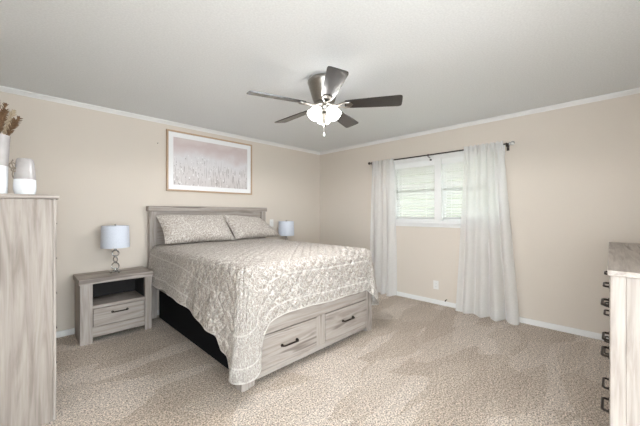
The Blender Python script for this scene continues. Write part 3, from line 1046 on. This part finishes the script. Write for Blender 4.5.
# ------------------------------------------------------------------ framed print
PX0, PX1, PZ0, PZ1 = 1.255, 2.462, 1.508, 2.264
pw_, ph_ = PX1 - PX0, PZ1 - PZ0
pic = thing('framed_print', 'large pale oak framed print of grasses hung above the bed', 'picture', ((PX0 + PX1) / 2, 3.898, (PZ0 + PZ1) / 2))
fw_ = 0.020
boxes('frame', [(-pw_ / 2, pw_ / 2, -0.034, 0, ph_ / 2 - fw_, ph_ / 2), (-pw_ / 2, pw_ / 2, -0.034, 0, -ph_ / 2, -ph_ / 2 + fw_),
                (-pw_ / 2, -pw_ / 2 + fw_, -0.034, 0, -ph_ / 2 + fw_, ph_ / 2 - fw_), (pw_ / 2 - fw_, pw_ / 2, -0.034, 0, -ph_ / 2 + fw_, ph_ / 2 - fw_)],
      M['oakframe'], pic, bev=0.0015)
mw = 0.060
a, b_ = pw_ / 2 - fw_, ph_ / 2 - fw_
boxes('mat_board', [(-a, a, -0.022, -0.004, b_ - mw, b_), (-a, a, -0.022, -0.004, -b_, -b_ + mw), (-a, -a + mw, -0.022, -0.004, -b_ + mw, b_ - mw),
                    (a - mw, a, -0.022, -0.004, -b_ + mw, b_ - mw)], M['mat'], pic, bev=0)
boxes('print', [(-a + mw, a - mw, -0.018, -0.004, -b_ + mw, b_ - mw)], print_mat(2 * (a - mw), 2 * (b_ - mw)), pic, bev=0)

bm = bmesh.new(); tube(bm, [(0, 0, 0), (0, -0.012, 0.003)], 0.002, 8); tube(bm, [(0, -0.012, 0.003), (0, -0.014, 0.0035)], 0.005, 8)
tag(obj('nail', bm, M['bronze'], loc=(1.161, 3.90, 2.073)), 'small bare nail in the beige wall left of the framed print', 'nail')

# ------------------------------------------------------------------ blinds, rod, curtains


def make_blind(y0, y1, label):
    yc = (y0 + y1) / 2
    t = thing('window_blind', label, 'blind', (XR + 0.035, yc, WZ1), 0, 'white slatted blinds in the window')
    h = (y1 - y0) / 2
    boxes('valance', [(-0.034, -0.022, -h, h, -0.088, -0.001), (-0.022, 0.026, -h, h, -0.05, -0.001)], M['blind'], t, 0.003)
    bm = bmesh.new()
    zlow = WZ0 - WZ1 + 0.045
    n = 19
    for k in range(n):
        z = -0.10 + (zlow + 0.02 - (-0.10)) * k / (n - 1)
        tl = math.radians(38 + 7 * math.sin(k * 2.1))
        R = Matrix.Rotation(tl, 3, 'Y')
        vs = []
        for yy in (-h + 0.006, h - 0.006):
            for sx, sz in ((-0.025, -0.0015), (0.0, -0.004), (0.025, -0.0015), (0.025, 0.0015), (0.0, 0.0), (-0.025, 0.0015)):
                vs.append(bm.verts.new(R @ Vector((sx, yy, sz)) + Vector((0, 0, z))))
        for i in range(6):
            j = (i + 1) % 6
            bm.faces.new((vs[i], vs[j], vs[6 + j], vs[6 + i]))
        bm.faces.new(vs[:6]); bm.faces.new(vs[6:])
    obj('slats', bm, M['blind'], t)
    boxes('bottom_rail', [(-0.024, 0.024, -h + 0.004, h - 0.004, zlow - 0.024, zlow - 0.006)], M['blind'], t, 0.003)
    for yy in (-h * 0.62, h * 0.62):
        bm = bmesh.new(); tube(bm, [(-0.027, yy, -0.08), (-0.027, yy, zlow - 0.006)], 0.0022, 6)
        obj('ladder_cord', bm, M['blind'], t)
    bm = bmesh.new(); tube(bm, [(-0.036, h * 0.80, -0.08), (-0.037, h * 0.8, -0.62)], 0.004, 8)
    obj('tilt_wand', bm, M['blind'], t, True)


make_blind(1.712, WY1 - 0.022, 'white slatted blind lowered in the half of the window nearer the bed')
make_blind(WY0 + 0.022, 1.614, 'white slatted blind lowered in the window half beside the wider curtain')

RX, RZ = XR - 0.085, 2.018
rod = thing('curtain_rod', 'thin dark bronze curtain rod with ball ends above the window', 'curtain rod', (RX, 1.75, RZ))
bm = bmesh.new(); tube(bm, [(0, 0.95, 0), (0, 0, 0), (0, -0.93, 0)], 0.0085, 12); obj('pole', bm, M['bronze'], rod, True)
bm = bmesh.new(); ball(bm, (0, 0.972, 0), 0.021); obj('finial', bm, M['bronze'], rod, True)
bm = bmesh.new(); lathe(bm, [(0.009, 0), (0.017, 0.004), (0.017, 0.012), (0.010, 0.016)], n=16, close=True, mat=Matrix.Rotation(PI / 2, 3, 'X'), c=(0, -0.93, 0))
ball(bm, (0, -0.966, 0), 0.023)
f_ = obj('finial', bm, M['clear'], rod, True)
f_['label'] = 'paler glassy ball end'
for yy in (0.925, 0.012, -0.905):
    bm = bmesh.new()
    tube(bm, [(0.085, yy, -0.03), (0.04, yy, -0.03), (0.0, yy, -0.024), (0, yy, -0.012)], 0.006, 8)
    ring(bm, (0, yy, 0), 0.012, 0.0045, Matrix.Rotation(PI / 2, 3, 'X'), 16)
    box(bm, 0.079, 0.0855, yy - 0.014, yy + 0.014, -0.065, 0.012, 0.002)
    obj('bracket', bm, M['bronze'], rod, True)


def curtain(yt0, yt1, yb0, yb1, folds, label, seed, head, amp=0.026, kick=0.05):
    nu, nv = 170, 70
    zt = RZ + head
    cy = (yt0 + yt1) / 2
    bm = bmesh.new(); gv = {}
    for j in range(nv + 1):
        v = j / nv
        z = zt + (0.006 - zt) * v
        s = v ** 1.1
        a0 = yt0 + (yb0 - yt0) * s; a1 = yt1 + (yb1 - yt1) * s
        pinch = math.exp(-((RZ - z) / 0.045) ** 2) if z < RZ else 1.0
        for i in range(nu + 1):
            u = i / nu
            # broad lazy folds of uneven width that fan out of the gathered heading
            uu = u + 0.09 * noise.noise(Vector((u * 2.6 + seed, v * 0.5, 0)))
            ph = folds * 2 * PI * uu + seed
            env = 0.45 + 0.75 * abs(noise.noise(Vector((u * 4.0 + 5 * seed, v * 0.9, 3)))) * 2
            wv = math.sin(ph) * env
            fine = math.sin(ph * 2.7 + seed) * math.exp(-v * 5)
            x = RX + amp * (0.5 + 0.7 * min(1, v * 1.6)) * wv + 0.006 * fine - kick * max(0, (v - 0.6) / 0.4) ** 2
            hd = RX - 0.017 + 0.006 * math.sin(ph * 2.7 + seed)
            x = x * (1 - pinch) + hd * pinch
            x = min(x, XR - 0.034)
            y = a0 + (a1 - a0) * u + 0.012 * math.cos(ph) * env
            zz = z + 0.012 * math.sin(ph * 0.9) * max(0, (v - 0.93) / 0.07)
            if z > RZ:
                zz += 0.007 * math.sin(ph * 2.7) * (z - RZ) / max(head, 0.001)
            gv[i, j] = bm.verts.new((x - RX, y - cy, max(zz, 0.004)))
    for i in range(nu):
        for j in range(nv):
            bm.faces.new((gv[i, j], gv[i + 1, j], gv[i + 1, j + 1], gv[i, j + 1]))
    t = obj('curtain', bm, M['sheer'], smooth=True, loc=(RX, cy, 0))
    return tag(t, label, 'curtain', 'sheer white curtains on the rod')


curtain(2.275, 2.665, 2.235, 2.715, 3.5, 'narrower sheer white curtain at the window side nearer the bed', 0.7, 0.016, 0.034, 0.03)
curtain(0.880, 1.300, 0.715, 1.375, 4.4, 'wider sheer white curtain flaring to the carpet, right of the window', 2.1, 0.034, 0.042, 0.05)

# ------------------------------------------------------------------ wall plates
sw = thing('light_switch', 'small white switch plate on the wall between headboard and far lamp', 'switch', (2.843, 3.90, 1.072))
boxes('plate', [(-0.036, 0.036, -0.006, 0, -0.058, 0.058)], M['plastic'], sw, 0.002)
boxes('toggle', [(-0.005, 0.005, -0.016, -0.006, -0.004, 0.014)], M['plastic'], sw, 0.001)
ot = thing('wall_outlet', 'white wall outlet low on the beige wall between the curtains', 'outlet', (XR, 1.689, 0.258))
boxes('plate', [(-0.006, 0, -0.036, 0.036, -0.058, 0.058)], M['plastic'], ot, 0.002)
for zc in (-0.021, 0.021):
    r_ = boxes('receptacle', [(-0.009, -0.006, -0.017, 0.017, zc - 0.014, zc + 0.014)], M['plastic'], ot, 0.002)
    boxes('slots', [(-0.0095, -0.0088, -0.008, -0.006, zc - 0.006, zc + 0.005), (-0.0095, -0.0088, 0.006, 0.008, zc - 0.006, zc + 0.005)], M['slot'], r_, 0)
bm = bmesh.new(); tube(bm, [(0, 0, 0), (-0.012, 0, 0.002), (-0.03, 0.004, -0.006)], 0.006, 8); tube(bm, [(-0.03, 0.004, -0.006), (-0.042, 0.006, -0.014)], 0.0075, 8)
tag(obj('cable_stub', bm, M['bronze'], loc=(XR, 1.545, 0.085)), 'short black cable end poking from the wall just above the baseboard', 'cable')

# ------------------------------------------------------------------ on the chest: vase, jug, dried stems
ZT = 1.339
VX, VY = -0.105, 2.53
bm = bmesh.new()
lathe(bm, [(0.046, 0.0), (0.052, 0.004), (0.054, 0.06), (0.056, 0.18), (0.060, 0.27), (0.064, 0.345), (0.060, 0.345), (0.055, 0.27), (0.050, 0.05), (0.01, 0.02)], n=40)
vo = bmesh.ops.contextual_create
tag(obj('vase', bm, M['vase'], smooth=True, loc=(VX, VY, ZT)), 'tall white and grey glazed vase holding dried stems on the chest', 'vase')

jg = thing('jug', 'small rounded white and grey glazed jug with twine loop on the chest', 'jug', (0.019, 2.52, ZT))
bm = bmesh.new()
lathe(bm, [(0.036, 0.0), (0.044, 0.004), (0.050, 0.03), (0.051, 0.06), (0.049, 0.10), (0.045, 0.15), (0.041, 0.195), (0.036, 0.216), (0.031, 0.221), (0.028, 0.219), (0.036, 0.19), (0.046, 0.06), (0.03, 0.01)], n=40)
obj('body', bm, M['jug'], jg, True)
bm = bmesh.new()
dx, dy = -0.85, -0.5
ring(bm, (-0.050, -0.018, 0.172), 0.017, 0.004, Matrix.Rotation(0.5, 3, 'Z') @ Matrix.Rotation(PI / 2, 3, 'X'), 18)
ring(bm, (-0.046, -0.022, 0.150), 0.011, 0.004, Matrix.Rotation(0.2, 3, 'Z') @ Matrix.Rotation(PI / 2, 3, 'X'), 18)
tube(bm, [(-0.047, -0.02, 0.16), (-0.056, -0.026, 0.19), (-0.050, -0.026, 0.207)], 0.0032, 8)
tube(bm, [(-0.047, -0.02, 0.155), (-0.053, -0.026, 0.12), (-0.049, -0.026, 0.10)], 0.003, 8)
obj('twine_loop', bm, M['twine'], jg, True)


def dried_stem(tip, seed):
    rnd = random.Random(seed)
    base = Vector((VX + rnd.uniform(-0.012, 0.012), VY + rnd.uniform(-0.012, 0.012), ZT + 0.03))
    tip = Vector(tip)
    rim = Vector((VX + (tip.x - VX) * 0.22, VY + (tip.y - VY) * 0.22, ZT + 0.34))
    rim.x = min(max(rim.x, VX - 0.045), VX + 0.045)

    def at(t):
        return base * (1 - t) ** 2 + rim * 2 * t * (1 - t) + tip * t * t
    t0 = thing('dried_stem', 'feathery dried stem in the tall vase on the chest', 'dried stem', base, 0, 'dried stems in the tall vase')
    bm = bmesh.new()
    tube(bm, [at(k / 12) - base for k in range(13)], 0.0022, 6)
    obj('stem', bm, M['straw'], t0, True)
    bm = bmesh.new()
    for k in range(95):
        t = 0.62 + 0.38 * rnd.random()
        p = at(t) - base
        dirv = (at(min(1, t + 0.05)) - at(t - 0.05)).normalized()
        side = Vector((rnd.gauss(0, 1), rnd.gauss(0, 1), rnd.gauss(0, 1)))
        side = (side - dirv * side.dot(dirv)).normalized()
        sp = math.sin(PI * min(1, (t - 0.60) / 0.42)) ** 0.7
        ln = 0.026 * sp + 0.010
        e = p + (dirv * 1.0 + side * 0.75).normalized() * ln
        tube(bm, [p, (p + e) / 2 + dirv * 0.002, e], 0.002, 5, False, [0.0022, 0.0026, 0.0006])
    obj('plume', bm, M['plume' if seed % 3 else 'pale_plume'], t0)


for k, tip in enumerate([(-0.005, 2.50, 1.795), (-0.030, 2.53, 1.835), (-0.062, 2.55, 1.872), (-0.100, 2.52, 1.90),
                         (-0.036, 2.60, 1.800), (-0.065, 2.48, 1.82), (-0.150, 2.56, 1.86)]):
    dried_stem(tip, 20 + k)
